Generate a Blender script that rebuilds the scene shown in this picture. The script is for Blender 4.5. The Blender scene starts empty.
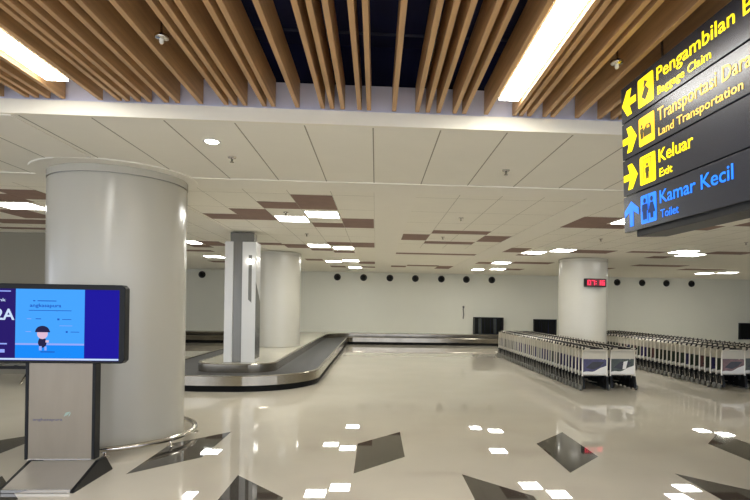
import bpy, math, random
from mathutils import Vector, Matrix

# ------------------------------------------------------------------ camera, sky, exposure
C = bpy.context.scene.collection
SC = bpy.context.scene
EYE = 1.70
cd = bpy.data.cameras.new('camera'); cam = bpy.data.objects.new('camera', cd); C.objects.link(cam)
cd.sensor_fit = 'HORIZONTAL'; cd.sensor_width = 36.0; cd.lens = 36.0 * 545.0 / 750.0
cd.shift_x = -35.0 / 750.0; cd.shift_y = 56.5 / 750.0; cd.clip_start = 0.05
YAW = math.atan(34.0 / 545.0)
cam.matrix_world = (Matrix.Translation((0, 0, EYE)) @ Matrix.Rotation(-YAW, 4, 'Z')
                    @ Matrix.Rotation(math.radians(90), 4, 'X') @ Matrix.Rotation(0.0157, 4, 'Z'))
SC.camera = cam
W = bpy.data.worlds.new('world'); SC.world = W; W.use_nodes = True
W.node_tree.nodes['Background'].inputs[0].default_value = (0.88, 0.95, 1.10, 1)
W.node_tree.nodes['Background'].inputs[1].default_value = 1.5
SC.view_settings.view_transform = 'Standard'; SC.view_settings.look = 'None'
SC.view_settings.exposure = 0.6; SC.view_settings.gamma = 1.0; SC.view_settings.use_curve_mapping = False
LED = 26.0          # ceiling LED panels
TUBE = 27.0         # long lamps between the slats

# ------------------------------------------------------------------ materials
def srgb(r, g, b):
    f = lambda c: (c/255/12.92) if c/255 <= 0.04045 else ((c/255+0.055)/1.055)**2.4
    return (f(r), f(g), f(b), 1)

def mat(name, col, rough=0.5, metal=0.0, emit=None, estr=0.0, noise=0.0, nscale=8.0, bump=0.0, bscale=60.0,
        spec=0.5, stretch=None, coat=0.0, rnoise=0.0):
    m = bpy.data.materials.new(name); m.use_nodes = True
    nt = m.node_tree; b = nt.nodes['Principled BSDF']
    b.inputs['Base Color'].default_value = col; b.inputs['Roughness'].default_value = rough
    b.inputs['Metallic'].default_value = metal; b.inputs['Specular IOR Level'].default_value = spec
    b.inputs['Coat Weight'].default_value = coat; b.inputs['Coat Roughness'].default_value = 0.08
    if emit is not None:
        b.inputs['Emission Color'].default_value = emit; b.inputs['Emission Strength'].default_value = estr
    tc = nt.nodes.new('ShaderNodeTexCoord'); mp = nt.nodes.new('ShaderNodeMapping')
    nt.links.new(tc.outputs['Object'], mp.inputs['Vector'])
    if stretch: mp.inputs['Scale'].default_value = stretch
    nz = nt.nodes.new('ShaderNodeTexNoise'); nz.inputs['Scale'].default_value = nscale; nz.inputs['Detail'].default_value = 4
    nt.links.new(mp.outputs['Vector'], nz.inputs['Vector'])
    if noise > 0:
        rp = nt.nodes.new('ShaderNodeValToRGB')
        rp.color_ramp.elements[0].position = 0.3; rp.color_ramp.elements[1].position = 0.7
        rp.color_ramp.elements[0].color = tuple(c*(1-noise) for c in col[:3]) + (1,)
        rp.color_ramp.elements[1].color = tuple(min(1, c*(1+noise)) for c in col[:3]) + (1,)
        nt.links.new(nz.outputs['Fac'], rp.inputs['Fac']); nt.links.new(rp.outputs['Color'], b.inputs['Base Color'])
    if rnoise > 0:
        mr = nt.nodes.new('ShaderNodeMapRange')
        mr.inputs['To Min'].default_value = max(0, rough-rnoise); mr.inputs['To Max'].default_value = rough+rnoise
        nt.links.new(nz.outputs['Fac'], mr.inputs['Value']); nt.links.new(mr.outputs['Result'], b.inputs['Roughness'])
    if bump > 0:
        n2 = nt.nodes.new('ShaderNodeTexNoise'); n2.inputs['Scale'].default_value = bscale
        bp = nt.nodes.new('ShaderNodeBump'); bp.inputs['Strength'].default_value = bump; bp.inputs['Distance'].default_value = 0.01
        nt.links.new(mp.outputs['Vector'], n2.inputs['Vector'])
        nt.links.new(n2.outputs['Fac'], bp.inputs['Height']); nt.links.new(bp.outputs['Normal'], b.inputs['Normal'])
    return m

M = dict(
    floor=mat('polished_floor', srgb(200, 193, 178), 0.012, noise=0.03, nscale=1.2, spec=0.5, rnoise=0.004),
    diamond=mat('dark_floor_tile', srgb(64, 60, 55), 0.03, noise=0.05, nscale=25, spec=0.5),
    ceiling=mat('ceiling_panel', srgb(240, 236, 223), 0.75, noise=0.015, nscale=2),
    gypsum=mat('ceiling_gypsum', srgb(240, 236, 224), 0.7, noise=0.01, nscale=3),
    seam=mat('ceiling_seam', srgb(158, 152, 135), 0.9),
    maroon=mat('maroon_ceiling_tile', srgb(140, 114, 103), 0.8, noise=0.06, nscale=6),
    wall=mat('cream_wall', srgb(226, 225, 211), 0.45, noise=0.015, nscale=0.7),
    wallshaded=mat('shaded_wall', srgb(138, 132, 114), 0.55, noise=0.02, nscale=0.7),  # the partition's shade is put into this darker base colour
    bulkhead=mat('cool_lit_bulkhead', srgb(234, 233, 250), 0.7, noise=0.03, nscale=2),  # lilac tint of the cool light is put into the base colour
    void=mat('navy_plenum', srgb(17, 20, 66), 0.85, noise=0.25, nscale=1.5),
    conduit=mat('dark_conduit', srgb(58, 60, 84), 0.6, noise=0.1),
    nosing=mat('painted_nosing', srgb(240, 235, 219), 0.6, noise=0.01),
    column=mat('column_paint', srgb(194, 191, 179), 0.22, noise=0.012, nscale=1.5, spec=0.5),
    wood=mat('slat_wood', srgb(190, 151, 106), 0.5, noise=0.14, nscale=3.0, stretch=(14, 0.7, 14)),
    lamp=mat('lamp_diffuser', (1, 1, 1, 1), 0.4, emit=(1.0, 0.985, 0.92, 1), estr=LED),
    tube=mat('long_lamp_diffuser', (1, 1, 1, 1), 0.4, emit=(1.0, 0.985, 0.93, 1), estr=TUBE),
    spot=mat('spot_lens', (1, 1, 1, 1), 0.3, emit=(1.0, 0.95, 0.85, 1), estr=18),
    lampframe=mat('lamp_frame', srgb(225, 222, 214), 0.5, noise=0.02),
    steel=mat('brushed_steel', srgb(158, 151, 138), 0.2, 0.95, noise=0.16, nscale=1.6, stretch=(1, 1, 0.05)),
    mirror=mat('polished_steel', srgb(205, 200, 192), 0.13, 1.0, noise=0.03, nscale=4),
    panelsteel=mat('satin_steel_panel', srgb(146, 136, 120), 0.36, 0.55, noise=0.05, nscale=3, stretch=(3, 3, 0.5)),
    alu=mat('aluminium', srgb(218, 212, 198), 0.36, 0.6, noise=0.04, nscale=20),
    black=mat('black_plastic', srgb(22, 22, 22), 0.45, noise=0.1, nscale=15, spec=0.3),
    blacksatin=mat('black_satin_metal', srgb(20, 21, 23), 0.42, noise=0.08, nscale=10, spec=0.25),
    footsteel=mat('foot_steel', srgb(186, 180, 170), 0.3, 0.5, noise=0.04, nscale=4),
    rubber=mat('grey_belt_rubber', srgb(64, 64, 63), 0.62, noise=0.10, nscale=9, bump=0.15, bscale=30),
    kick=mat('black_kick_plate', srgb(14, 14, 14), 0.6, noise=0.1, nscale=5, spec=0.15),
    deck=mat('pale_deck_tile', srgb(198, 193, 175), 0.15, noise=0.03, nscale=2),
    white=mat('white_cladding', srgb(212, 212, 210), 0.22, noise=0.01, nscale=2),
    greyclad=mat('grey_cladding', srgb(128, 126, 120), 0.25, 0.5, noise=0.06, nscale=4, stretch=(6, 6, 0.4)),
    darkreflect=mat('dark_reflection', srgb(78, 80, 78), 0.2, 0.3, noise=0.1, nscale=3),
    signblack=mat('sign_acrylic', srgb(36, 38, 46), 0.27, noise=0.04, nscale=8, spec=0.5),
    signbody=mat('sign_housing', srgb(38, 39, 42), 0.45, noise=0.08, nscale=8),
    yellow=mat('sign_yellow', srgb(250, 226, 0), 0.35, emit=srgb(255, 225, 0), estr=0.55, noise=0.02),
    amber=mat('sign_amber', srgb(224, 182, 70), 0.35, emit=srgb(240, 185, 60), estr=0.25, noise=0.02),
    ambericon=mat('sign_amber_icon', srgb(246, 196, 20), 0.35, emit=srgb(255, 195, 10), estr=0.45, noise=0.02),
    blue=mat('sign_blue', srgb(12, 104, 225), 0.35, emit=srgb(8, 112, 255), estr=0.55, noise=0.02),
    icon=mat('sign_icon_dark', srgb(60, 52, 20), 0.5, noise=0.02),
    iconblue=mat('sign_icon_navy', srgb(10, 40, 90), 0.5, noise=0.02),
    screenblue=mat('screen_blue', (0, 0, 0, 1), 0.3, emit=srgb(18, 4, 156), estr=0.66, spec=0.08),
    screennavy=mat('screen_navy', (0, 0, 0, 1), 0.3, emit=srgb(32, 8, 104), estr=0.66, spec=0.08),
    screensky=mat('screen_sky', (0, 0, 0, 1), 0.3, emit=srgb(66, 164, 255), estr=0.66, spec=0.08),
    screensea=mat('screen_sea', (0, 0, 0, 1), 0.3, emit=srgb(8, 138, 250), estr=0.66, spec=0.08),
    screenwhite=mat('screen_white', (0, 0, 0, 1), 0.3, emit=srgb(205, 225, 255), estr=0.66, spec=0.08),
    screenlilac=mat('screen_lilac', (0, 0, 0, 1), 0.3, emit=srgb(150, 170, 250), estr=0.66, spec=0.08),
    screenink=mat('screen_ink', (0, 0, 0, 1), 0.3, emit=srgb(20, 84, 190), estr=0.66, spec=0.08),
    screendark=mat('screen_dark', (0, 0, 0, 1), 0.3, emit=srgb(30, 26, 70), estr=0.66, spec=0.08),
    screenskin=mat('screen_skin', (0, 0, 0, 1), 0.3, emit=srgb(225, 190, 215), estr=0.66, spec=0.08),
    logogrey=mat('logo_blue_grey', srgb(92, 92, 118), 0.5, noise=0.02),
    logogreen=mat('logo_pale_green', srgb(150, 172, 160), 0.5, noise=0.02),
    red=mat('clock_red', (0.02, 0, 0, 1), 0.3, emit=srgb(255, 30, 70), estr=1.6),
    clockface=mat('clock_face', srgb(52, 4, 14), 0.3, emit=srgb(120, 0, 20), estr=0.25),
    cream=mat('cream_panel', srgb(196, 189, 172), 0.45, noise=0.03, nscale=6),
    adblue=mat('ad_blue_purple', srgb(58, 54, 92), 0.35, noise=0.35, nscale=9),
    adgreen=mat('ad_dark_green', srgb(58, 66, 56), 0.35, noise=0.4, nscale=9),
    adpink=mat('ad_dusky_pink', srgb(112, 82, 80), 0.35, noise=0.4, nscale=9),
    addark=mat('ad_charcoal', srgb(40, 38, 46), 0.35, noise=0.3, nscale=9),
    swoosh=mat('ad_white', srgb(232, 230, 224), 0.35, noise=0.01),
    ivory=mat('plastic_ivory', srgb(235, 230, 215), 0.4, noise=0.02),
    curtain=mat('black_strip_curtain', srgb(14, 16, 16), 0.5, noise=0.2, nscale=8, spec=0.2),
    curtainglint=mat('glint_strip_curtain', srgb(60, 64, 62), 0.35, noise=0.2, nscale=8),
    seatgrey=mat('seat_grey', srgb(108, 108, 102), 0.4, noise=0.1, nscale=10),
)

# ------------------------------------------------------------------ mesh builder
class MB:
    def __init__(s): s.v = []; s.f = []; s.m = []; s.s = []; s.mats = []
    def mi(s, m):
        if m not in s.mats: s.mats.append(m)
        return s.mats.index(m)
    def add(s, vs, fs, m, smooth=False, T=None):
        o = len(s.v); k = s.mi(m)
        s.v += [tuple(T @ Vector(p)) if T else tuple(p) for p in vs]
        for f in fs: s.f.append([o+i for i in f]); s.m.append(k); s.s.append(smooth)
        return s
    def box(s, x0, x1, y0, y1, z0, z1, m, T=None):
        vs = [(x, y, z) for z in (z0, z1) for y in (y0, y1) for x in (x0, x1)]
        return s.add(vs, [(0, 2, 3, 1), (4, 5, 7, 6), (0, 1, 5, 4), (2, 6, 7, 3), (0, 4, 6, 2), (1, 3, 7, 5)], m, False, T)
    def prism(s, pts, z0, z1, m, T=None):          # polygon in xy extruded in z (counter-clockwise)
        n = len(pts); vs = [(p[0], p[1], z0) for p in pts] + [(p[0], p[1], z1) for p in pts]
        fs = [tuple(range(n-1, -1, -1)), tuple(range(n, 2*n))] + [(i, (i+1) % n, n+(i+1) % n, n+i) for i in range(n)]
        return s.add(vs, fs, m, False, T)
    def lathe(s, prof, m, cx=0, cy=0, n=32, smooth=True, T=None):   # prof: (r, z)
        vs = []; fs = []
        for r, z in prof:
            for k in range(n):
                a = 2*math.pi*k/n; vs.append((cx+r*math.cos(a), cy+r*math.sin(a), z))
        for j in range(len(prof)-1):
            for k in range(n):
                fs.append((j*n+k, j*n+(k+1) % n, (j+1)*n+(k+1) % n, (j+1)*n+k))
        s.add(vs, fs, m, smooth, T)
        for j, rev in ((0, True), (len(prof)-1, False)):
            if prof[j][0] > 1e-5:
                ring = [(cx+prof[j][0]*math.cos(2*math.pi*k/n), cy+prof[j][0]*math.sin(2*math.pi*k/n), prof[j][1]) for k in range(n)]
                s.add(ring, [tuple(range(n))[::-1] if rev else tuple(range(n))], m, False, T)
        return s
    def tube(s, pts, r, m, n=8, closed=False, T=None):
        P = [Vector(p) for p in pts]; vs = []; fs = []; up = None
        for i, p in enumerate(P):
            a = P[i-1] if (i > 0 or closed) else p; b = P[(i+1) % len(P)] if (i < len(P)-1 or closed) else p
            d = (b-a).normalized()
            if up is None:
                up = Vector((0, 0, 1)) if abs(d.z) < 0.9 else Vector((1, 0, 0))
            x = d.cross(up).normalized(); y = x.cross(d).normalized(); up = y
            for k in range(n):
                t = 2*math.pi*k/n; vs.append(p + x*r*math.cos(t) + y*r*math.sin(t))
        L = len(P)
        for i in range(L if closed else L-1):
            for k in range(n):
                a = i*n; b = ((i+1) % L)*n
                fs.append((a+k, a+(k+1) % n, b+(k+1) % n, b+k))
        s.add(vs, fs, m, True, T)
        if not closed:
            s.add(vs[:n], [tuple(range(n))[::-1]], m, False, T); s.add(vs[-n:], [tuple(range(n))], m, False, T)
        return s
    def text(s, txt, m, x, y, h, width=None, z=0.0, ext=0.001, bold=0.0, T=None):   # left-bottom x,y; cap height h
        cu = bpy.data.curves.new('lettering', 'FONT'); cu.body = txt; cu.size = 1.0; cu.offset = bold; cu.resolution_u = 3
        ob = bpy.data.objects.new('lettering', cu); C.objects.link(ob)
        dg = bpy.context.evaluated_depsgraph_get(); me = bpy.data.meshes.new_from_object(ob.evaluated_get(dg))
        vs = [tuple(v.co) for v in me.vertices]; fs = [tuple(p.vertices) for p in me.polygons]
        bpy.data.objects.remove(ob); bpy.data.curves.remove(cu); bpy.data.meshes.remove(me)
        x0 = min(v[0] for v in vs); x1 = max(v[0] for v in vs)
        sy = h/0.729; sx = (width/(x1-x0)) if width else sy
        n = len(vs)
        base = [(x+(v[0]-x0)*sx, y+v[1]*sy, z) for v in vs]; top = [(p[0], p[1], z+ext) for p in base]
        s.add(top, fs, m, False, T)
        # side walls from boundary edges
        cnt = {}
        for f in fs:
            for i in range(len(f)):
                e = (f[i], f[(i+1) % len(f)]); cnt[e] = 1
        sides = [(a, b) for (a, b) in cnt if (b, a) not in cnt]
        s.add(base+top, [(a, b, n+b, n+a) for a, b in sides], m, False, T)
        return s
    def build(s, name, parent=None, bevel=0.0):
        me = bpy.data.meshes.new(name); me.from_pydata(s.v, [], s.f)
        for m in s.mats: me.materials.append(M[m])
        me.polygons.foreach_set('material_index', s.m); me.polygons.foreach_set('use_smooth', s.s); me.update()
        o = bpy.data.objects.new(name, me); C.objects.link(o)
        if parent is not None: o.parent = parent
        if bevel > 0:
            b = o.modifiers.new('bevel', 'BEVEL'); b.width = bevel; b.segments = 2; b.limit_method = 'ANGLE'
        return o

def tag(o, label=None, cat=None, group=None, kind=None):
    if label: o['label'] = label
    if cat: o['category'] = cat
    if group: o['group'] = group
    if kind: o['kind'] = kind
    return o
def empty(name, loc, label, cat, group=None):
    o = bpy.data.objects.new(name, None); C.objects.link(o); o.location = loc; o.empty_display_size = 0.1
    return tag(o, label, cat, group)
def copy_tree(o, parent=None):
    c = o.copy(); C.objects.link(c)
    if parent is not None: c.parent = parent
    for ch in list(o.children): copy_tree(ch, c)
    return c
ORD = ('first second third fourth fifth sixth seventh eighth ninth tenth eleventh twelfth thirteenth fourteenth fifteenth sixteenth '
       'seventeenth eighteenth nineteenth twentieth twenty-first twenty-second twenty-third twenty-fourth twenty-fifth twenty-sixth '
       'twenty-seventh twenty-eighth twenty-ninth thirtieth thirty-first thirty-second thirty-third thirty-fourth thirty-fifth '
       'thirty-sixth thirty-seventh thirty-eighth thirty-ninth fortieth forty-first forty-second forty-third forty-fourth '
       'forty-fifth forty-sixth forty-seventh forty-eighth').split()

# ------------------------------------------------------------------ setting
HC = 3.27; WY = 25.6
b = MB(); b.box(-20, 24, -6, 26, -0.2, 0.0, 'floor')
def para(x0, pts): b.add([(x0+p[0], p[1], 0.0006) for p in pts], [(0, 1, 2, 3)], 'diamond')
for k in range(-3, 4):
    para(2.24*k-0.2, [(0, 5.54), (0.55, 6.15), (0.55, 7.37), (0, 6.74)])
    para(2.24*k+0.9, [(0, 5.5), (0, 4.28), (0.55, 3.67), (0.55, 4.86)])
tag(b.build('floor'), kind='structure')

b = MB(); b.box(-20, 24, WY, WY+0.2, 0, 4.4, 'wall'); tag(b.build('wall_back'), kind='structure')
b = MB(); b.box(24, 24.2, -6, 26, 0, 4.4, 'wall'); tag(b.build('wall_right'), kind='structure')
b = MB(); b.box(-20, -7.0, 13.1, 13.3, 0, HC, 'wallshaded'); tag(b.build('wall_left'), kind='structure')

# the panelled ceiling with its dropped gypsum bands, seams and maroon tiles
b = MB(); b.box(-20, 24, 4.80, WY, HC, HC+0.1, 'ceiling')
def seam(x0, x1, y0, y1): b.box(x0, x1, y0, y1, HC-0.001, HC+0.02, 'seam')
def gyp(x0, x1, y0, y1, d=0.013): b.box(x0, x1, y0, y1, HC-d, HC+0.02, 'gypsum')
for k in range(-32, 40):
    x = -0.05+0.6*k
    seam(x-0.006, x+0.006, 4.82, 6.96)
    if -8 < x < 14: seam(x-0.003, x+0.003, 7.5, 14.5)
for k in range(0, 6):
    y = 7.82+1.16*k
    seam(-8, -0.05, y-0.0015, y+0.0015); seam(0.55, 14, y-0.0015, y+0.0015)
gyp(-20, 24, 6.96, 7.50); gyp(-3.52, -3.10, 4.80, 6.96, 0.0125); gyp(-0.05, 0.55, 7.50, WY, 0.0125)
b.lathe([(0.93, HC-0.016), (0.93, HC+0.02)], 'gypsum', -3.25, 7.05, 64)
gyp(-3.52, -3.10, 7.50, WY, 0.0125); gyp(2.95, 3.48, 7.50, WY, 0.0125)
TILES = [(-3.05, -2.45, 9.71, 10.29), (-2.45, -1.85, 9.13, 10.29), (-1.85, -1.25, 8.45, 9.03), (-1.25, -0.65, 7.85, 9.02),
         (-1.25, -0.65, 10.46, 11.04), (-0.65, -0.06, 9.87, 11.03), (-3.05, -2.45, 14.1, 14.6), (-2.45, -1.85, 14.3, 15.2),
         (-1.25, -0.65, 13.6, 14.33), (-0.65, -0.06, 13.6, 14.65), (-1.85, -1.25, 15.25, 15.8), (-1.25, -0.65, 15.77, 16.3),
         (-0.65, -0.06, 19.4, 20.4), (-2.45, -1.85, 18.7, 19.4), (-1.85, -1.25, 21.8, 22.6), (-0.65, -0.06, 21.8, 22.4),
         (0.56, 1.15, 11.78, 12.82), (1.15, 2.35, 11.09, 11.59), (1.15, 2.35, 12.97, 13.46), (2.35, 2.94, 11.77, 12.83),
         (0.56, 1.15, 21.0, 21.75), (1.15, 2.35, 20.47, 21.05), (2.35, 2.94, 20.7, 22.2), (0.56, 2.94, 15.9, 16.3), 
         (3.5, 4.05, 18.55, 19.3), (3.49, 4.18, 9.04, 10.29), (4.18, 4.75, 9.75, 10.29), (3.49, 4.05, 14.0, 15.1),
         (4.10, 4.66, 15.55, 15.95), (5.3, 6.4, 14.1, 14.9), (4.67, 6.04, 18.15, 18.9), (5.31, 6.40, 9.65, 10.21),
         (4.75, 5.31, 9.0, 9.65), (6.5, 7.1, 9.0, 9.6), (8.9, 10.0, 13.75, 14.4), (8.0, 8.6, 15.3, 15.9), (6.78, 7.75, 14.1, 14.5),
         (5.2, 5.9, 21.4, 22.2), (9.0, 10.8, 18.2, 18.9), (11.5, 13.1, 19.6, 20.3), (7.4, 9.0, 20.0, 20.6),
         (-5.45, -4.85, 8.05, 8.78), (-6.68, -6.06, 9.83, 10.8), (-6.06, -5.45, 8.4, 9.05), (-5.45, -4.85, 9.78, 10.4),
         (-7.3, -6.68, 8.8, 9.8), (-8.2, -6.0, 12.2, 12.5), (-7.6, -6.3, 11.0, 11.6), (-4.55, -4.0, 14.05, 15.1), (-5.1, -4.55, 14.9, 15.6),
         (-6.0, -4.9, 16.4, 16.9), (-4.5, -3.6, 18.4, 19.1), (-6.2, -5.0, 20.4, 21.2)]
for x0, x1, y0, y1 in TILES: b.box(x0+0.005, x1-0.005, y0+0.005, y1-0.005, HC-0.004, HC+0.02, 'maroon')
tag(b.build('ceiling'), kind='structure')
# white nosing and lilac bulkhead where the slatted bay meets the panelled ceiling; the dark void above
b = MB(); b.box(-20, 24, 4.76, 4.80, HC-0.002, 3.388, 'nosing'); tag(b.build('trim_1'), kind='structure')
b = MB(); b.box(-20, 24, 4.80, 4.90, HC+0.101, 3.63, 'bulkhead'); tag(b.build('wall_bulkhead'), kind='structure')
b = MB(); b.box(-20, 24, -6, 4.9, 4.30, 4.4, 'void'); b.box(-20, 24, -3.4, -3.3, 3.36, 4.3, 'void'); b.box(-20, 24, 4.9, 4.95, 3.50, 4.3, 'void')  # rear board unseen behind the camera, added to block light on slat sides
b.box(-20, 24, 1.0, 4.9, 4.02, 4.04, 'void')
for y in (2.2, 3.6, 4.5): b.tube([(-6, y, 3.95), (6, y, 3.93)], 0.012, 'conduit', 8)
tag(b.build('ceiling_void'), kind='structure')

# ------------------------------------------------------------------ wooden slats
SX = [-3.143, -2.941, -2.864, -2.771, -2.650, -2.345, -2.190, -2.124, -2.033, -1.942, -1.801, -1.709, -1.516, -1.306, -1.230,
      -1.145, -0.984, -0.907, -0.702, -0.487, -0.405, -0.314, -0.170, -0.088, 0.131, 0.333, 0.425, 0.519, 0.661, 0.746, 0.940,
      1.192, 1.252, 1.325, 1.465, 1.538, 1.757, 1.962, 2.082, 2.156]
b = MB(); b.box(-0.018, 0.018, -3.0, 4.755, 0, 0.235, 'wood'); slat0 = b.build('wooden_slat', bevel=0.002)
for i, x in enumerate(SX):
    o = slat0 if i == 0 else copy_tree(slat0)
    o.location = (x, 0, 3.40)
    tag(o, f'{ORD[i]} long brown ceiling slat counting from the left end of the slats', 'ceiling slat', 'wooden slats of the slatted ceiling')
    if i == len(SX)-1: o['label'] = 'last brown wooden ceiling slat to the right, close behind the hanging sign'

for i, x in enumerate((2.335, 2.420, 2.520, 2.700, 2.790, 2.990, 3.180, 3.270)):     # the bay runs on behind the sign
    o = copy_tree(slat0); o.location = (x, 0, 3.40)
    tag(o, f'brown ceiling slat hidden behind the hanging sign, {ORD[i]} past the last visible one')
for i, x in enumerate((-3.330, -3.420, -3.520, -3.700, -3.900)):
    o = copy_tree(slat0); o.location = (x, 0, 3.40)
    tag(o, f'brown ceiling slat left of the view, {ORD[i]} beyond the leftmost visible one')

# ------------------------------------------------------------------ lamps
def linear_lamp(x, w, y0, y1, label):
    e = empty('linear_lamp', (x, (y0+y1)/2, 3.41), label, 'ceiling lamp', 'long lamps between the slats')
    h = (y1-y0)/2
    f = MB(); f.box(-w/2, w/2, -h, h, 0.012, 0.08, 'lampframe'); f.build('housing', e)
    d = MB(); d.box(-w/2+0.004, w/2-0.004, -h+0.004, h-0.004, 0.0, 0.0118, 'tube'); d.build('diffuser', e)
linear_lamp(1.066, 0.165, -2.5, 4.44, 'long bright lamp strip between the slats beside the hanging sign')
linear_lamp(-2.495, 0.165, -2.5, 4.40, 'long bright lamp strip between the slats above the column and display')

LP = [  # x0, x1, y0, y1, label
    (-1.23, -0.66, 9.03, 9.94, 'square ceiling light panel touching the biggest maroon tile, nearest in the central field'),
    (-1.83, -1.26, 9.66, 10.45, 'bright ceiling light panel one step left and behind the nearest central one'),
    (-1.80, -1.23, 13.96, 14.97, 'left light panel of the middle pair in the central ceiling field'),
    (-1.19, -0.62, 14.38, 15.5, 'right light panel of the middle pair in the central ceiling field'),
    (-1.80, -1.25, 18.90, 20.2, 'left light panel of the third pair back in the central ceiling field'),
    (-1.19, -0.62, 18.40, 19.7, 'right light panel of the third pair back in the central ceiling field'),
    (-1.15, -0.60, 21.8, 23.1, 'rearmost single light panel of the central ceiling field near the wall'),
    (4.02, 4.60, 18.15, 19.2, 'larger distant light panel in front of the wall between the sign and centre'),
    (3.93, 4.40, 21.7, 22.8, 'leftmost tiny light panel by the back wall right of centre'),
    (4.60, 5.16, 21.1, 22.3, 'tiny light panel by the back wall, second from left of that pair'),
    (4.20, 4.78, 8.95, 9.74, 'ceiling light panel half hidden behind the left edge of the hanging sign'),
    (4.10, 4.68, 14.5, 15.5, 'left light panel of the pair left of the column with the clock'),
    (4.68, 5.24, 13.8, 14.8, 'right light panel of the pair above the column with the clock'),
    (7.83, 8.40, 13.6, 14.35, 'upper light panel of the touching pair below the hanging sign'),
    (8.45, 9.05, 14.27, 15.2, 'lower light panel of the touching pair below the hanging sign'),
    (13.30, 13.85, 21.1, 22.5, 'left light panel of the far pair near the right end of the back wall'),
    (13.88, 14.45, 20.4, 22.0, 'right light panel of the far pair near the right end of the back wall'),
    (-6.24, -5.56, 9.05, 9.76, 'ceiling light panel left of the big column'),
    (-4.90, -4.56, 13.9, 14.8, 'narrow light panel seen just right of the big column, nearer of two'),
    (-5.72, -5.12, 18.0, 19.2, 'light panel between the big column and the white pillar, farther of two'),
]
for x0, x1, y0, y1, lab in LP:
    e = empty('ceiling_light', ((x0+x1)/2, (y0+y1)/2, HC-0.012), lab, 'ceiling light', 'light panels in the tiled ceiling')
    w = (x1-x0)/2; h = 0.32
    f = MB(); t = 0.018
    f.box(-w, w, -h, -h+t, 0, 0.012, 'lampframe'); f.box(-w, w, h-t, h, 0, 0.012, 'lampframe')
    f.box(-w, -w+t, -h+t, h-t, 0, 0.012, 'lampframe'); f.box(w-t, w, -h+t, h-t, 0, 0.012, 'lampframe'); f.build('frame', e)
    d = MB(); d.box(-w+t, w-t, -h+t, h-t, 0.002, 0.012, 'lamp'); d.build('diffuser', e)

e = empty('downlight', (-1.608, 5.38, HC), 'small round recessed downlight in the front row of ceiling panels', 'downlight')
f = MB(); f.lathe([(0.062, 0), (0.085, 0), (0.085, -0.008), (0.062, -0.008), (0.062, 0)], 'lampframe', n=28); f.build('trim_ring', e)
f = MB(); f.lathe([(0.0, -0.02), (0.05, -0.016), (0.061, -0.002)], 'spot', n=28); f.build('lens', e)

def sprinkler(x, y, z, label, s=1.0):
    e = empty('sprinkler', (x, y, z), label, 'sprinkler', 'ceiling sprinklers')
    f = MB(); f.lathe([(0.0, 0), (0.045*s, 0), (0.042*s, -0.012*s), (0.012*s, -0.014*s)], 'mirror', n=18); f.build('escutcheon', e)
    f = MB(); f.lathe([(0.011*s, -0.012*s), (0.011*s, -0.05*s), (0.022*s, -0.052*s), (0.022*s, -0.058*s), (0.0, -0.06*s)], 'steel', n=12); f.build('sprinkler_head', e)
for x, y, lab in [(-1.563, 5.942, 'small sprinkler in the front ceiling panels just below the round downlight'),
                  (1.452, 6.122, 'small sprinkler in the front ceiling panels toward the hanging sign'),
                  (1.461, 9.468, 'small sprinkler just behind the ceiling band, above the four maroon tiles'),
                  (1.466, 12.12, 'small sprinkler inside the ring of four maroon tiles'),
                  (4.952, 11.80, 'small sprinkler on the plain ceiling above the red clock column'),
                  (-1.55, 9.36, 'small sprinkler between the nearest maroon tile and the nearest light panels'),
                  (-1.546, 12.125, 'small sprinkler on the plain strip behind the nearest light panels'),
                  (8.334, 11.84, 'small sprinkler at the right end, beneath the hanging sign')]:
    sprinkler(x, y, HC-0.001, lab)
def pendant(x, y, label):
    e = empty('smoke_detector', (x, y, 3.40), label, 'smoke detector', 'detectors hanging among the slats')
    f = MB(); f.lathe([(0.008, 0.62), (0.008, 0.03)], 'steel', n=10); f.build('stem', e)
    f = MB(); f.lathe([(0.01, 0.04), (0.042, 0.032), (0.044, 0.016), (0.038, 0.01), (0.0, 0.008)], 'mirror', n=24); f.build('saucer', e)
    f = MB(); f.lathe([(0.013, 0.009), (0.013, -0.014), (0.008, -0.022), (0.0, -0.024)], 'ivory', n=14); f.build('sensor_tip', e)
pendant(-1.415, 3.63, 'silver saucer shaped detector hanging between slats at the left')
pendant(1.648, 3.70, 'silver saucer shaped detector hanging between slats behind the sign')

# ------------------------------------------------------------------ columns
def column(x, y, z0, r, label):
    e = empty('column', (x, y, z0), label, 'column')
    h = HC-0.018-z0
    f = MB(); f.lathe([(r, 0.0), (r, h-0.10)], 'column', n=96)
    f.build('shaft', e)
    f = MB(); f.lathe([(r-0.02, h-0.10), (r-0.02, h-0.082), (r+0.006, h-0.082), (r+0.006, h)], 'column', n=96, smooth=False)
    f.build('top_collar', e)
    return e
column(-3.25, 7.12, 0, 0.785, 'huge round cream column beside the display stand')
column(-3.01, 16.8, 0.451, 0.70, 'round cream column standing inside the luggage carousel loop')
column(6.49, 16.8, 0, 0.735, 'round cream column carrying the red digital clock')

e = empty('guard_rail', (-3.29, 7.07, 0), 'low curved chrome guard rail around the foot of the huge column', 'guard rail')
RR = 0.975
f = MB(); f.tube([(RR*math.cos(math.radians(-118+228*k/72)), RR*math.sin(math.radians(-118+228*k/72)), 0.082) for k in range(73)], 0.032, 'mirror', 10); f.build('rail', e)
for k in range(6):
    a = math.radians(-112+43.2*k)
    f = MB(); f.lathe([(0.045, 0.0), (0.045, 0.008), (0.017, 0.01), (0.017, 0.07)], 'mirror', RR*math.cos(a), RR*math.sin(a), 14); f.build('post', e)

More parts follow.
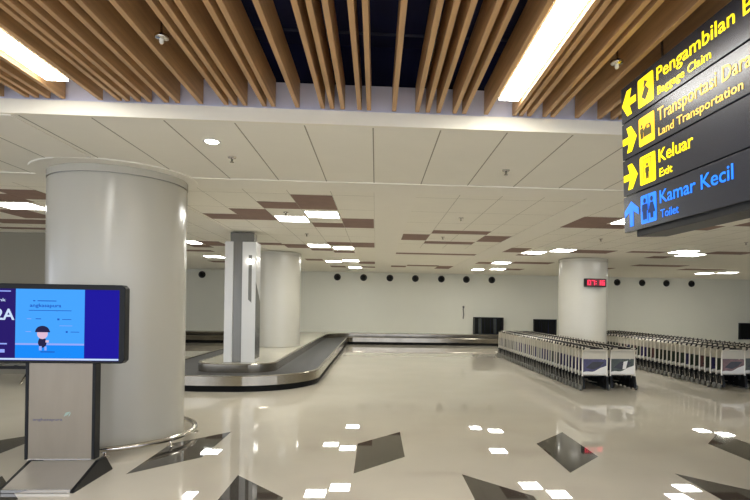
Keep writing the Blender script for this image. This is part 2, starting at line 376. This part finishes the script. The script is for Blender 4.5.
# ------------------------------------------------------------------ red digital clock on the far column
cx, cy, cr = 6.49, 16.8, 0.735
n = Vector((0.09, -0.98, 0)).normalized()
P = Vector((cx, cy, 2.50)) + n*cr
e = empty('digital_clock', P, 'black wall clock with glowing red digits on a round column', 'clock')
e.rotation_euler = (0, 0, math.atan2(n.x, -n.y))
f = MB(); f.box(-0.33, 0.33, -0.13, 0.02, -0.125, 0.125, 'black'); f.build('case', e, 0.008)
f = MB(); f.box(-0.305, 0.305, -0.134, -0.1301, -0.10, 0.10, 'clockface'); f.build('face', e)
SEG = {'0': 'abcdef', '1': 'bc', '6': 'acdefg', '7': 'abc', '9': 'abcdfg', '4': 'bcfg'}
def seg_digit(f, ch, x):
    w, h, t = 0.10, 0.145, 0.024
    S = dict(a=(0, w, h-t, h), d=(0, w, 0, t), g=(0, w, h/2-t/2, h/2+t/2), f=(0, t, h/2, h), e=(0, t, 0, h/2), b=(w-t, w, h/2, h), c=(w-t, w, 0, h/2))
    for k in SEG[ch]:
        x0, x1, z0, z1 = S[k]; f.box(x+x0, x+x1, -0.138, -0.1342, -h/2+z0, -h/2+z1, 'red')
f = MB()
for ch, x in zip('0716', (-0.275, -0.145, 0.04, 0.17)): seg_digit(f, ch, x)
for z in (-0.035, 0.035): f.box(-0.018, 0.006, -0.138, -0.1342, z-0.012, z+0.012, 'red')
f.build('digits', e)

# ------------------------------------------------------------------ luggage carousel
def outline(d, seg=14):
    """The carousel's outer edge moved inwards by d."""
    pts = [(7.2, 23.95+d)]
    def arc(cx, cy, r, a0, a1):
        for k in range(seg+1):
            a = math.radians(a0+(a1-a0)*k/seg); pts.append((cx+r*math.cos(a), cy+r*math.sin(a)))
    arc(-0.92, 23.65, 0.30+d, 90, 180)
    arc(-2.72, 12.15, 1.5-d, 0, -90)
    arc(-3.25, 12.15, 1.5-d, -90, -180)
    arc(-5.05, 23.65, 0.30+d, 0, 90)
    pts.append((-15.0, 23.95+d))
    return pts
def sweep(prof, m, name, parent):
    rings = [[(x, y, z) for x, y in outline(d)] for d, z in prof]
    vs = [p for r in rings for p in r]; N = len(rings[0]); fs = []
    for j in range(len(rings)-1):
        for i in range(N-1): fs.append((j*N+i, j*N+i+1, (j+1)*N+i+1, (j+1)*N+i))
    f = MB(); f.add(vs, fs, m, False); return f.build(name, parent)
e = empty('luggage_carousel', (-2.98, 17, 0), 'long steel baggage carousel with grey belt running round the back of the hall', 'baggage carousel')
inv = Matrix.Translation((2.98, -17, 0))
def shift(o):
    o.data.transform(inv); return o
shift(sweep([(0.03, 0.0), (0.03, 0.125)], 'kick', 'kick_plate', e))
shift(sweep([(0.05, 0.118), (0.0, 0.12), (0.0, 0.30), (0.006, 0.312), (0.05, 0.312), (0.05, 0.285)], 'steel', 'side_panel', e))
shift(sweep([(0.051, 0.286), (0.45, 0.272), (0.93, 0.258)], 'rubber', 'belt', e))
shift(sweep([(0.93, 0.255), (0.93, 0.43), (0.94, 0.445), (0.99, 0.445)], 'steel', 'inner_skirt', e))
inner = outline(0.985)
f = MB(); poly = inner + [(-15.0, WY-0.02), (7.2, WY-0.02)]
f.add([(x, y, 0.444) for x, y in poly], [tuple(range(len(poly)))], 'deck')
shift(f.build('deck', e))
# fine dark joints of the belt's plates and of the steel side panels
f = MB(); o0 = outline(0.06, 14); o1 = outline(0.92, 14)
def along(pa, pb, step):
    res = []
    for (a, c), (b2, d) in zip(zip(pa, pa[1:]), zip(pb, pb[1:])):
        L = max(math.dist(a, c), math.dist(b2, d)); k = max(1, int(L/step))
        for i in range(k):
            t = i/k; res.append(((a[0]+(c[0]-a[0])*t, a[1]+(c[1]-a[1])*t), (b2[0]+(d[0]-b2[0])*t, b2[1]+(d[1]-b2[1])*t)))
    return res
for p, q in along(o0, o1, 0.3):
    dx, dy = q[0]-p[0], q[1]-p[1]; L = math.hypot(dx, dy); nx, ny = -dy/L*0.006, dx/L*0.006
    f.add([(p[0]-nx, p[1]-ny, 0.2875), (q[0]-nx, q[1]-ny, 0.2600), (q[0]+nx, q[1]+ny, 0.2600), (p[0]+nx, p[1]+ny, 0.2875)], [(0, 1, 2, 3)], 'black')
shift(f.build('belt_joint', e))

# white and steel clad pillar standing in the carousel loop
e = empty('clad_pillar', (-2.90, 12.08, 0.446), 'white and grey clad service pillar rising from the front of the carousel', 'pillar')
H2 = HC-0.03-0.446
f = MB(); f.box(-0.30, 0.30, -0.17, 0.25, 0, 2.585, 'greyclad'); f.build('core', e)
f = MB(); f.box(-0.335, -0.165, -0.22, 0.25, 0, 2.585, 'white'); tag(f.build('cladding_panel', e, 0.006), 'white panel at the left')
f = MB(); f.box(0.03, 0.32, -0.22, 0.25, 0, 2.585, 'white'); tag(f.build('cladding_panel', e, 0.006), 'white panel at the right')
f = MB(); f.add([(0.165, -0.224, 1.35), (0.235, -0.224, 1.28), (0.235, -0.224, 2.30), (0.165, -0.224, 2.30),
                 (0.165, -0.219, 1.35), (0.235, -0.219, 1.28), (0.235, -0.219, 2.30), (0.165, -0.219, 2.30)],
                [(0, 1, 2, 3), (4, 7, 6, 5), (0, 4, 5, 1), (1, 5, 6, 2), (2, 6, 7, 3), (3, 7, 4, 0)], 'greyclad')
f.build('reflection_streak', e)  # dark streak painted for a reflection in the glossy front
f = MB(); f.add([(0.3205, -0.21, 0.08), (0.3205, 0.24, 0.08), (0.3205, 0.24, 1.30), (0.3205, -0.21, 1.72),
                 (0.326, -0.21, 0.08), (0.326, 0.24, 0.08), (0.326, 0.24, 1.30), (0.326, -0.21, 1.72)],
                [(0, 3, 2, 1), (4, 5, 6, 7), (0, 1, 5, 4), (1, 2, 6, 5), (2, 3, 7, 6), (3, 0, 4, 7)], 'darkreflect')
f.build('side_panel', e)  # dark patch painted for a reflection in the glossy side
f = MB(); f.box(-0.26, 0.24, -0.08, 0.22, 2.586, H2, 'greyclad'); f.build('capital', e)
f = MB(); f.lathe([(0.0, 0.0), (0.05, 0.0), (0.05, 0.03), (0.0, 0.04)], 'spot', n=16, T=Matrix.Translation((0.2, -0.222, 2.16)) @ Matrix.Rotation(math.radians(90), 4, 'X')); f.build('lamp', e)  # glowing disc stands in for a light spot reflected in the cladding

# ------------------------------------------------------------------ openings in the back wall with strip curtains
def opening(x0, x1, z0, z1, label, seed, proud):
    e = empty('baggage_opening', ((x0+x1)/2, WY, z0), label, 'baggage opening', 'curtained openings in the back wall')
    w = (x1-x0)/2; h = z1-z0; y1 = -0.001; y0 = -proud; t = 0.05
    f = MB(); f.box(-w-t, -w, y0, y1, 0, h+t, 'blacksatin'); f.box(w, w+t, y0, y1, 0, h+t, 'blacksatin'); f.box(-w, w, y0, y1, h, h+t, 'blacksatin')
    f.build('surround', e)
    f = MB(); f.box(-w, w, y1-0.015, y1, 0, h, 'void'); f.build('dark_back', e)
    r = random.Random(seed); n = 9; s = 2*w/n
    for k in range(n):
        yy = y0+0.04+r.uniform(0, 0.03); d = r.uniform(-0.03, 0.03); g = r.uniform(0.0, 0.07)
        f = MB(); xa = -w+k*s
        f.add([(xa+0.004, yy, h), (xa+s-0.004, yy, h), (xa+s-0.004+d, yy-0.02+g*0.3, g), (xa+0.004+d, yy-0.02, g),
               (xa+0.004, yy+0.006, h), (xa+s-0.004, yy+0.006, h), (xa+s-0.004+d, yy-0.014+g*0.3, g), (xa+0.004+d, yy-0.014, g)],
              [(0, 3, 2, 1), (4, 5, 6, 7), (0, 1, 5, 4), (1, 2, 6, 5), (2, 3, 7, 6), (3, 0, 4, 7)], 'curtainglint' if k in (1, 6) and proud > 0.2 else 'curtain')  # a few strips carry glints as a lighter colour
        f.build('curtain_strip', e)
opening(4.65, 5.92, 0.447, 1.20, 'black curtained baggage opening above the end of the carousel', 3, 0.42)
opening(7.55, 8.55, 0.40, 1.14, 'black curtained wall opening just left of the column with the clock', 5, 0.12)
opening(17.75, 19.4, 0.35, 1.10, 'black curtained wall opening at the far right above the trolleys', 8, 0.12)

# ------------------------------------------------------------------ ball jets on the back wall
JX = [-8.0+1.22, -1.82, -0.60, 0.63, 1.83, 3.06, 4.25, 5.47, 11.58, 12.82, 14.03, 15.29]
JX[0] = -8.0
jl = ['black ball nozzle alone between the big column and the white pillar'] + \
     [f'{ORD[k]} black ball nozzle on the back wall rightward from the carousel column' for k in range(7)] + \
     [f'{ORD[k]} black ball nozzle on the back wall rightward from the clock column' for k in range(4)]
jet0 = None
for i, x in enumerate(JX):
    z = 3.02
    if jet0 is None:
        jet0 = bpy.data.objects.new('ball_jet_nozzle', None); C.objects.link(jet0)
        R90 = Matrix.Rotation(math.radians(90), 4, 'X')
        f = MB(); f.lathe([(0.10, 0.001), (0.16, 0.001), (0.16, 0.02), (0.145, 0.03), (0.10, 0.03)], 'black', n=24, T=R90); f.build('flange', jet0)
        f = MB(); f.lathe([(0.13, 0.02), (0.125, 0.07), (0.09, 0.12), (0.06, 0.135), (0.055, 0.06), (0.0, 0.06)], 'black', n=24, T=R90); f.build('ball', jet0)
        o = jet0
    else: o = copy_tree(jet0)
    o.location = (x, WY, z)
    tag(o, jl[i], 'air nozzle', 'ball jet nozzles along the back wall')
e = empty('wall_hose', (4.12, WY, 1.16), 'thin dark rod hanging on the back wall left of the baggage opening', 'wall fitting')
f = MB(); f.tube([(0, -0.04, 0.0), (0.02, -0.05, 0.22), (-0.01, -0.05, 0.45), (0.03, -0.05, 0.60)], 0.025, 'seatgrey', 8); f.build('rod', e)
f = MB(); f.box(-0.03, 0.05, -0.05, -0.001, 0.52, 0.60, 'black'); f.build('bracket', e)

# ------------------------------------------------------------------ luggage trolleys
def cart_meshes():
    P = {}
    f = MB()
    for s in (-1, 1):
        f.tube([(s*0.268, -0.05, 0.10), (s*0.262, 0.0, 0.36), (s*0.262, 0.0, 0.80), (s*0.262, -0.02, 0.85), (s*0.262, -0.06, 0.88)], 0.018, 'alu', 8)
        f.tube([(s*0.262, 0.0, 0.15), (s*0.225, 0.55, 0.105), (s*0.19, 0.84, 0.085)], 0.009, 'alu', 6)
    f.tube([(-0.262, 0, 0.845), (0.262, 0, 0.845)], 0.012, 'alu', 8)
    f.tube([(-0.262, 0, 0.325), (0.262, 0, 0.325)], 0.010, 'alu', 8)
    P['frame'] = f
    f = MB(); f.tube([(-0.28, -0.065, 0.885), (0.28, -0.065, 0.885)], 0.012, 'alu', 8); f.tube([(-0.14, -0.065, 0.885), (0.14, -0.065, 0.885)], 0.016, 'black', 8)
    for s in (-1, 1): f.lathe([(0.021, -0.02), (0.021, 0.02)], 'black', n=10, T=Matrix.Translation((s*0.262, -0.06, 0.882)) @ Matrix.Rotation(0.9, 4, 'X'))
    P['handle'] = f
    f = MB(); f.box(-0.246, 0.246, -0.008, 0.008, 0.66, 0.832, 'cream'); P['top_panel'] = f
    for key, c1 in (('a', 'adblue'), ('b', 'adgreen'), ('c', 'adpink')):
        f = MB(); f.box(-0.246, 0.246, -0.006, 0.006, 0.337, 0.652, c1)
        T = Matrix.Translation((0, -0.0065, 0)) @ Matrix.Rotation(math.radians(90), 4, 'X')
        cur = [(-0.246+0.492*k/12, 0.385+0.15*(k/12)**2.2+0.012*math.sin(k*0.9)) for k in range(13)]
        f.prism([(-0.246, 0.337), (0.246, 0.337)] + cur[::-1], 0, 0.002, 'swoosh', T)
        f.prism([(-0.20, 0.47), (-0.02, 0.44), (0.12, 0.51), (0.20, 0.60), (-0.05, 0.60)], 0, 0.002, 'addark', T)
        if key == 'b': f.prism([(0.0, 0.44), (0.07, 0.45), (0.11, 0.62), (0.02, 0.60)], 0.0021, 0.004, 'swoosh', T)
        P['ad_board_'+key] = f
    f = MB(); v = []
    sl = -0.085
    for y, z in ((0.06, 0.285), (0.80, 0.285+sl*0.74/0.75)):
        v += [(-0.17+0.03*(y > 0.5), y, z), (0.17-0.03*(y > 0.5), y, z), (0.17-0.03*(y > 0.5), y, z+0.012), (-0.17+0.03*(y > 0.5), y, z+0.012)]
    f.add(v, [(0, 1, 2, 3), (7, 6, 5, 4), (0, 4, 5, 1), (1, 5, 6, 2), (2, 6, 7, 3), (3, 7, 4, 0)], 'black')
    P['platform'] = f
    for s in (-1, 1):
        f = MB(); f.prism([(-0.085, 0.05), (0.10, 0.05), (0.10, 0.16), (0.02, 0.30), (-0.04, 0.30), (-0.085, 0.16)], s*0.252-0.03, s*0.252+0.02, 'blacksatin',
                          Matrix(((0, 0, 1, 0), (1, 0, 0, 0), (0, 1, 0, 0), (0, 0, 0, 1))))
        P['wheel_guard_'+'lr'[s > 0]] = f
        f = MB(); f.lathe([(0.015, -0.02), (0.055, -0.02), (0.062, -0.012), (0.062, 0.012), (0.055, 0.02), (0.015, 0.02)], 'seatgrey', n=16,
                          T=Matrix.Translation((s*0.305, 0.0, 0.0625)) @ Matrix.Rotation(math.radians(90), 4, 'Y'))
        P['wheel_'+'lr'[s > 0]] = f
    f = MB(); f.lathe([(0.01, -0.016), (0.045, -0.016), (0.05, -0.008), (0.05, 0.008), (0.045, 0.016), (0.01, 0.016)], 'black', n=14,
                      T=Matrix.Translation((0, 0.74, 0.0505)) @ Matrix.Rotation(math.radians(90), 4, 'Y'))
    f.box(-0.022, -0.018, 0.715, 0.765, 0.05, 0.196, 'alu'); f.box(0.018, 0.022, 0.715, 0.765, 0.05, 0.196, 'alu')
    P['caster'] = f
    return P
PARTS = cart_meshes()
def make_cart(key):
    r = bpy.data.objects.new('luggage_trolley', None); C.objects.link(r); r.empty_display_size = 0.1
    for n, f in PARTS.items():
        if n.startswith('ad_board'):
            if n[-1] != key: continue
            tag(f.build('ad_board', r), 'printed advertising board with a white swoosh')
        elif n.startswith('wheel_guard'): f.build('wheel_guard', r)
        elif n.startswith('wheel_'): f.build('wheel', r)
        else: f.build(n, r)
    return r
proto = {}
def cart_row(x, y0, n, keys, rowname, group, pitch=0.205, seed=0):
    rr = random.Random(seed)
    for i in range(n):
        k = keys[i] if i < len(keys) else rr.choice('aaaab' if 'left block' in group else 'bbbbac')
        o = copy_tree(proto[k]) if k in proto else None
        if o is None:
            proto[k] = o = make_cart(k)
        o.location = (x+rr.uniform(-0.008, 0.008), y0+pitch*i+rr.uniform(-0.01, 0.01), 0)
        if i == 0: lab = f'nearest luggage trolley of {rowname}, seen whole'
        elif i == n-1: lab = f'rearmost luggage trolley of {rowname}'
        else: lab = f'nested luggage trolley, {ORD[i]} from the near end of {rowname}'
        tag(o, lab, 'luggage trolley', group)
cart_row(4.60, 11.15, 39, 'a', 'the leftmost trolley row', 'trolleys nested in the left block', seed=1)
cart_row(5.23, 11.25, 39, 'b', 'the second trolley row from left', 'trolleys nested in the left block', seed=2)
cart_row(7.85, 11.5, 45, 'c', 'the third trolley row from left', 'trolleys nested in the right block', seed=3)
cart_row(8.50, 11.7, 44, 'b', 'the fourth trolley row from left', 'trolleys nested in the right block', seed=4)
cart_row(9.15, 12.6, 40, 'a', 'the rightmost trolley row', 'trolleys nested in the right block', seed=5)

# ------------------------------------------------------------------ display kiosk
e = empty('display_kiosk', (-3.03, 5.45, 0), 'digital display on a steel kiosk stand in front of the huge column', 'display stand')
# sloped foot
f = MB()
def sect(x0, x1, prof, m):
    n = len(prof); vs = [(x0, p[0], p[1]) for p in prof] + [(x1, p[0], p[1]) for p in prof]
    f.add(vs, [tuple(range(n)), tuple(range(2*n-1, n-1, -1))] + [(i, n+i, n+(i+1) % n, (i+1) % n) for i in range(n)], m)
sect(-0.235, 0.355, [(-0.44, 0.03), (-0.02, 0.165), (-0.02, 0.15), (-0.44, 0.012)], 'footsteel'); f.build('sloped_foot_plate', e)
for x0, x1 in ((-0.265, -0.236), (0.356, 0.385)):
    f = MB(); sect(x0, x1, [(-0.455, 0.0), (-0.455, 0.02), (-0.02, 0.17), (0.12, 0.17), (0.26, 0.012), (0.26, 0.0)], 'blacksatin'); f.build('foot_side', e)
f = MB(); f.box(-0.235, 0.355, -0.452, -0.441, 0.004, 0.031, 'mirror'); f.build('foot_edge', e)
f = MB(); f.box(-0.285, 0.305, 0.002, 0.022, 0.170, 1.10, 'panelsteel')
f.build('front_panel', e); FP = e.children[-1]
f = MB(); f.box(-0.285, 0.305, -0.004, 0.0015, 0.168, 0.180, 'mirror'); f.build('panel_edge', e)
for x0, x1 in ((-0.315, -0.286), (0.306, 0.335)):
    f = MB(); f.box(x0, x1, -0.005, 0.10, 0.171, 1.10, 'blacksatin'); f.build('side_post', e, 0.003)
f = MB(); f.box(-0.285, 0.305, 0.07, 0.09, 0.171, 1.10, 'blacksatin'); f.build('back_panel', e)
front = [o for o in bpy.data.objects if o.name == 'front_panel'][0]
TF = Matrix.Translation((0, 0.0, 0)) @ Matrix.Rotation(math.radians(90), 4, 'X')     # local xy -> facing the viewer
f = MB(); f.text('angkasapura', 'logogrey', -0.245, 0.547, 0.025, 0.275, -0.0018, 0.0012, 0.012, TF)
f.prism([(0.04, 0.585), (0.075, 0.60), (0.105, 0.635), (0.06, 0.625)], -0.0018, -0.0005, 'logogreen', TF)
f.prism([(0.085, 0.585), (0.10, 0.60), (0.108, 0.628), (0.09, 0.61)], -0.0018, -0.0005, 'logogreen', TF)
tag(f.build('logo', front), 'small blue grey lettering with a pale leaf mark')
# display head: local front at y = 0
f = MB()
c = 0.03; x0, x1, z0, z1 = -0.75, 0.608, 1.102, 1.862
ring = [(x0+c, z0), (x1-c, z0), (x1, z0+c), (x1, z1-c), (x1-c, z1), (x0+c, z1), (x0, z1-c), (x0, z0+c)]
T = Matrix.Rotation(math.radians(90), 4, 'X')
f.prism(ring, -0.085, 0.018, 'blacksatin', T)
disp = f.build('display_frame', e, 0.006)
f = MB(); Z = 0.0185
def q(xa, xb, za, zb, m, lift=0.0): f.add([(xa, za, Z+lift), (xb, za, Z+lift), (xb, zb, Z+lift), (xa, zb, Z+lift)], [(0, 1, 2, 3)], m, False, T)
q(-0.69, 0.555, 1.128, 1.812, 'screenblue')
q(-0.69, -0.405, 1.150, 1.812, 'screennavy', 0.0004)
q(-0.69, 0.553, 1.132, 1.148, 'screenwhite', 0.0006)
q(-0.405, 0.232, 1.150, 1.812, 'screensky', 0.0006)
q(-0.405, 0.232, 1.150, 1.285, 'screensea', 0.0009)
q(-0.405, 0.232, 1.275, 1.292, 'screenlilac', 0.0010)
# writing on the poster
f.text('angkasapura', 'screenink', -0.275, 1.640, 0.034, 0.29, Z+0.0012, 0.0004, 0.015, T)
q(-0.245, -0.225, 1.694, 1.704, 'screenink', 0.0012); q(-0.205, -0.03, 1.695, 1.703, 'screenink', 0.0012)
q(-0.285, 0.11, 1.604, 1.610, 'screenink', 0.0012)
q(-0.02, 0.0, 1.515, 1.532, 'screenink', 0.0012); q(0.025, 0.11, 1.520, 1.526, 'screenink', 0.0012)
q(-0.30, -0.26, 1.523, 1.528, 'screenlilac', 0.0012); q(-0.22, -0.17, 1.523, 1.530, 'screenink', 0.0012)
q(0.06, 0.078, 1.395, 1.412, 'screenink', 0.0012); q(0.105, 0.185, 1.400, 1.406, 'screenink', 0.0012)
q(-0.31, -0.26, 1.40, 1.405, 'screenlilac', 0.0012); q(0.0, 0.12, 1.46, 1.464, 'screenlilac', 0.0012)
# small cartoon child in a cap
def disc(cxx, czz, rx, rz, m, lift, a0=0, a1=360, n=20):
    pts = [(cxx+rx*math.cos(math.radians(a0+(a1-a0)*k/n)), czz+rz*math.sin(math.radians(a0+(a1-a0)*k/n)), Z+lift) for k in range(n)]
    f.add(pts, [tuple(range(n))], m, False, T)
disc(-0.155, 1.385, 0.050, 0.052, 'screenskin', 0.0014)
disc(-0.155, 1.405, 0.066, 0.055, 'screendark', 0.0018, -8, 190, 16)
q(-0.222, -0.085, 1.398, 1.412, 'screendark', 0.0020)
disc(-0.155, 1.300, 0.040, 0.050, 'screendark', 0.0013)
q(-0.125, -0.095, 1.300, 1.322, 'screenskin', 0.0020)
q(-0.185, -0.16, 1.225, 1.265, 'screenlilac', 0.0016); q(-0.135, -0.115, 1.225, 1.262, 'screenlilac', 0.0016)
q(-0.17, -0.04, 1.205, 1.215, 'screenink', 0.0012)
# boarding words on the left strip
f.text('2A', 'screenwhite', -0.592, 1.515, 0.108, 0.178, Z+0.001, 0.0004, 0.02, T)
f.text('link', 'screenwhite', -0.585, 1.690, 0.030, 0.09, Z+0.001, 0.0004, 0.012, T)
q(-0.66, -0.45, 1.782, 1.793, 'screenlilac', 0.001)
q(-0.66, -0.48, 1.278, 1.291, 'screenlilac', 0.001)
q(-0.63, -0.58, 1.20, 1.232, 'screenlilac', 0.001); q(-0.565, -0.50, 1.20, 1.232, 'screenlilac', 0.001)
tag(f.build('screen', disp), 'lit blue screen showing a poster with a small cartoon child')

# ------------------------------------------------------------------ hanging direction sign
u = Vector((0.039, -1, 0)).normalized()
upv = Vector((-0.044, 0, 1)).normalized()
nrm = u.cross(upv).normalized(); upv = nrm.cross(u).normalized()
SK = 1.095
root = empty('direction_sign', (1.676, 3.60, 2.216), 'black hanging airport direction sign with yellow and blue lettering', 'direction sign')
root.matrix_world = Matrix.Translation((1.676*SK, 3.60*SK, EYE+0.516*SK)) @ Matrix((u, upv, nrm)).transposed().to_4x4() @ Matrix.Scale(SK, 4)
LS = 1.95; RH = 0.2445
f = MB(); f.box(0.10, LS-0.1, -0.035, 0.96, -0.24, -0.032, 'signbody'); f.build('housing', root, 0.004)
for uu in (0.4, 1.5):
    f = MB(); f.tube([(uu, 0.96, -0.06), (uu, 1.80, -0.06)], 0.008, 'steel', 8); f.build('hanger_rod', root)
def arrow(f, kind, x, y, w, h, m):
    t = 0.042
    if kind in ('left', 'right'):
        P = [(0, 0.5-0.13), (0.45, 0.5-0.13), (0.30, 0.0), (0.62, 0.0), (1.0, 0.5), (0.62, 1.0), (0.30, 1.0), (0.45, 0.5+0.13), (0, 0.5+0.13)]
        if kind == 'left': P = [(1-a, c2) for a, c2 in P][::-1]
    else:
        P = [(0.37, 0), (0.63, 0), (0.63, 0.60), (1.0, 0.40), (1.0, 0.66), (0.5, 1.0), (0, 0.66), (0, 0.40), (0.37, 0.60)]
    f.prism([(x+a*w, y+c2*h) for a, c2 in P], 0.001, 0.003, m)
def rounded(f, x0, x1, y0, y1, r, z0, z1, m):
    P = []
    for cxx, cyy, a in ((x1-r, y0+r, -90), (x1-r, y1-r, 0), (x0+r, y1-r, 90), (x0+r, y0+r, 180)):
        for k in range(5):
            t = math.radians(a+90*k/4); P.append((cxx+r*math.cos(t), cyy+r*math.sin(t)))
    f.prism(P, z0, z1, m)
ROWS = [('up', 'blue', 'Kamar Kecil', 0.636, 'Toilet', 0.182, 'blue'), ('right', 'yellow', 'Keluar', 0.332, 'Exit', 0.132, 'yellow'),
        ('right', 'yellow', 'Transportasi Darat', 0.81, 'Land Transportation', 0.713, 'amber'),
        ('left', 'yellow', 'Pengambilan Bagasi', 1.05, 'Baggage Claim', 0.49, 'yellow')]
def man(f, x, y, s, m, skirt=False, lift=0.0042):
    pts = [(x+0.012*s*math.cos(2*math.pi*k/12), y+0.088*s+0.012*s*math.sin(2*math.pi*k/12)) for k in range(12)]
    f.prism(pts, lift, lift+0.001, m)
    if skirt: P = [(-0.012, 0), (0.012, 0), (0.012, 0.025), (0.03, 0.025), (0.012, 0.072), (-0.012, 0.072), (-0.03, 0.025), (-0.012, 0.025)]
    else: P = [(-0.016, 0), (-0.002, 0), (0, 0.035), (0.002, 0), (0.016, 0), (0.018, 0.04), (0.024, 0.04), (0.022, 0.072), (-0.022, 0.072), (-0.024, 0.04), (-0.018, 0.04)]
    f.prism([(x+a*s, y+c2*s) for a, c2 in P], lift, lift+0.001, m)
for r, (ak, ac, t1, w1, t2, w2, tcol) in enumerate(ROWS):
    y = r*RH
    f = MB(); f.box(0, LS, y+0.004, y+RH-0.004, -0.03, 0.0, 'signblack'); pan = f.build('sign_panel', root, 0.002)
    f = MB(); arrow(f, ak, 0.014, y+0.035, 0.178, 0.165, ac); f.build('arrow', pan)
    f = MB(); ic = {'blue': 'blue', 'amber': 'ambericon'}.get(tcol, 'yellow')
    rounded(f, 0.222, 0.400, y+0.030, y+0.208, 0.012, 0.001, 0.003, ic)
    ink = 'iconblue' if tcol == 'blue' else 'icon'
    cxx, cyy = 0.311, y+0.119
    if r == 0:
        man(f, cxx-0.04, cyy-0.065, 1.35, ink); man(f, cxx+0.04, cyy-0.065, 1.35, ink, True); f.box(cxx-0.003, cxx+0.003, cyy-0.08, cyy+0.08, 0.0042, 0.0052, ink)
    elif r == 1:
        f.box(cxx-0.045, cxx-0.039, cyy-0.065, cyy+0.07, 0.0042, 0.0052, ink); f.box(cxx+0.039, cxx+0.045, cyy-0.065, cyy+0.07, 0.0042, 0.0052, ink)
        f.box(cxx-0.045, cxx+0.045, cyy+0.064, cyy+0.07, 0.0042, 0.0052, ink); man(f, cxx, cyy-0.06, 1.0, ink)
    elif r == 2:
        f.prism([(cxx-0.03, cyy-0.04), (cxx+0.06, cyy-0.04), (cxx+0.06, cyy+0.0), (cxx+0.045, cyy+0.03), (cxx+0.0, cyy+0.03), (cxx-0.03, cyy+0.0)], 0.0042, 0.0052, ink)
        f.prism([(cxx+0.01, cyy+0.005), (cxx+0.04, cyy+0.005), (cxx+0.035, cyy+0.022), (cxx+0.01, cyy+0.022)], 0.0053, 0.0056, ic)
        man(f, cxx-0.052, cyy-0.045, 0.9, ink)
    else:
        f.prism([(cxx-0.045, cyy-0.03), (cxx+0.0, cyy-0.06), (cxx+0.045, cyy-0.01), (cxx+0.0, cyy+0.03)], 0.0042, 0.0052, ink)
        f.prism([(cxx-0.02, cyy+0.02), (cxx+0.005, cyy+0.032), (cxx+0.03, cyy+0.045), (cxx-0.01, cyy+0.065)], 0.0042, 0.0052, ink)
    f.build('pictogram', pan)
    f = MB(); f.text(t1, tcol, 0.438, y+0.125, 0.080, w1, 0.001, 0.002, 0.006); f.build('lettering', pan)
    f = MB(); f.text(t2, tcol, 0.442, y+0.038, 0.050, w2, 0.001, 0.002, 0.006); f.build('lettering', pan)

# ------------------------------------------------------------------ bench by the left wall
e = empty('bench_seat', (-7.75, 11.6, 0), 'grey metal beam bench glimpsed behind the display stand by the left wall', 'bench')
f = MB(); f.box(-0.95, 0.95, -0.03, 0.03, 0.30, 0.36, 'black'); f.build('beam', e)
for s in (-0.7, 0.7):
    f = MB(); f.tube([(s, -0.28, 0.02), (s, 0, 0.30), (s, 0.28, 0.02)], 0.02, 'mirror', 8); f.build('leg', e)
for k in range(3):
    x = -0.62+0.62*k
    f = MB(); f.box(x-0.28, x+0.28, -0.26, 0.22, 0.40, 0.43, 'seatgrey'); f.build('seat', e, 0.01)
    f = MB(); f.add([(x-0.28, 0.23, 0.46), (x+0.28, 0.23, 0.46), (x+0.28, 0.34, 0.86), (x-0.28, 0.34, 0.86), (x-0.28, 0.26, 0.46), (x+0.28, 0.26, 0.46), (x+0.28, 0.37, 0.86), (x-0.28, 0.37, 0.86)],
                    [(0, 1, 2, 3), (7, 6, 5, 4), (0, 4, 5, 1), (1, 5, 6, 2), (2, 6, 7, 3), (3, 7, 4, 0)], 'seatgrey'); f.build('backrest', e)
    f = MB(); f.box(x-0.22, x-0.18, 0.0, 0.28, 0.36, 0.40, 'black'); f.box(x-0.22, x-0.18, 0.2, 0.24, 0.36, 0.60, 'black'); f.build('seat_bracket', e)
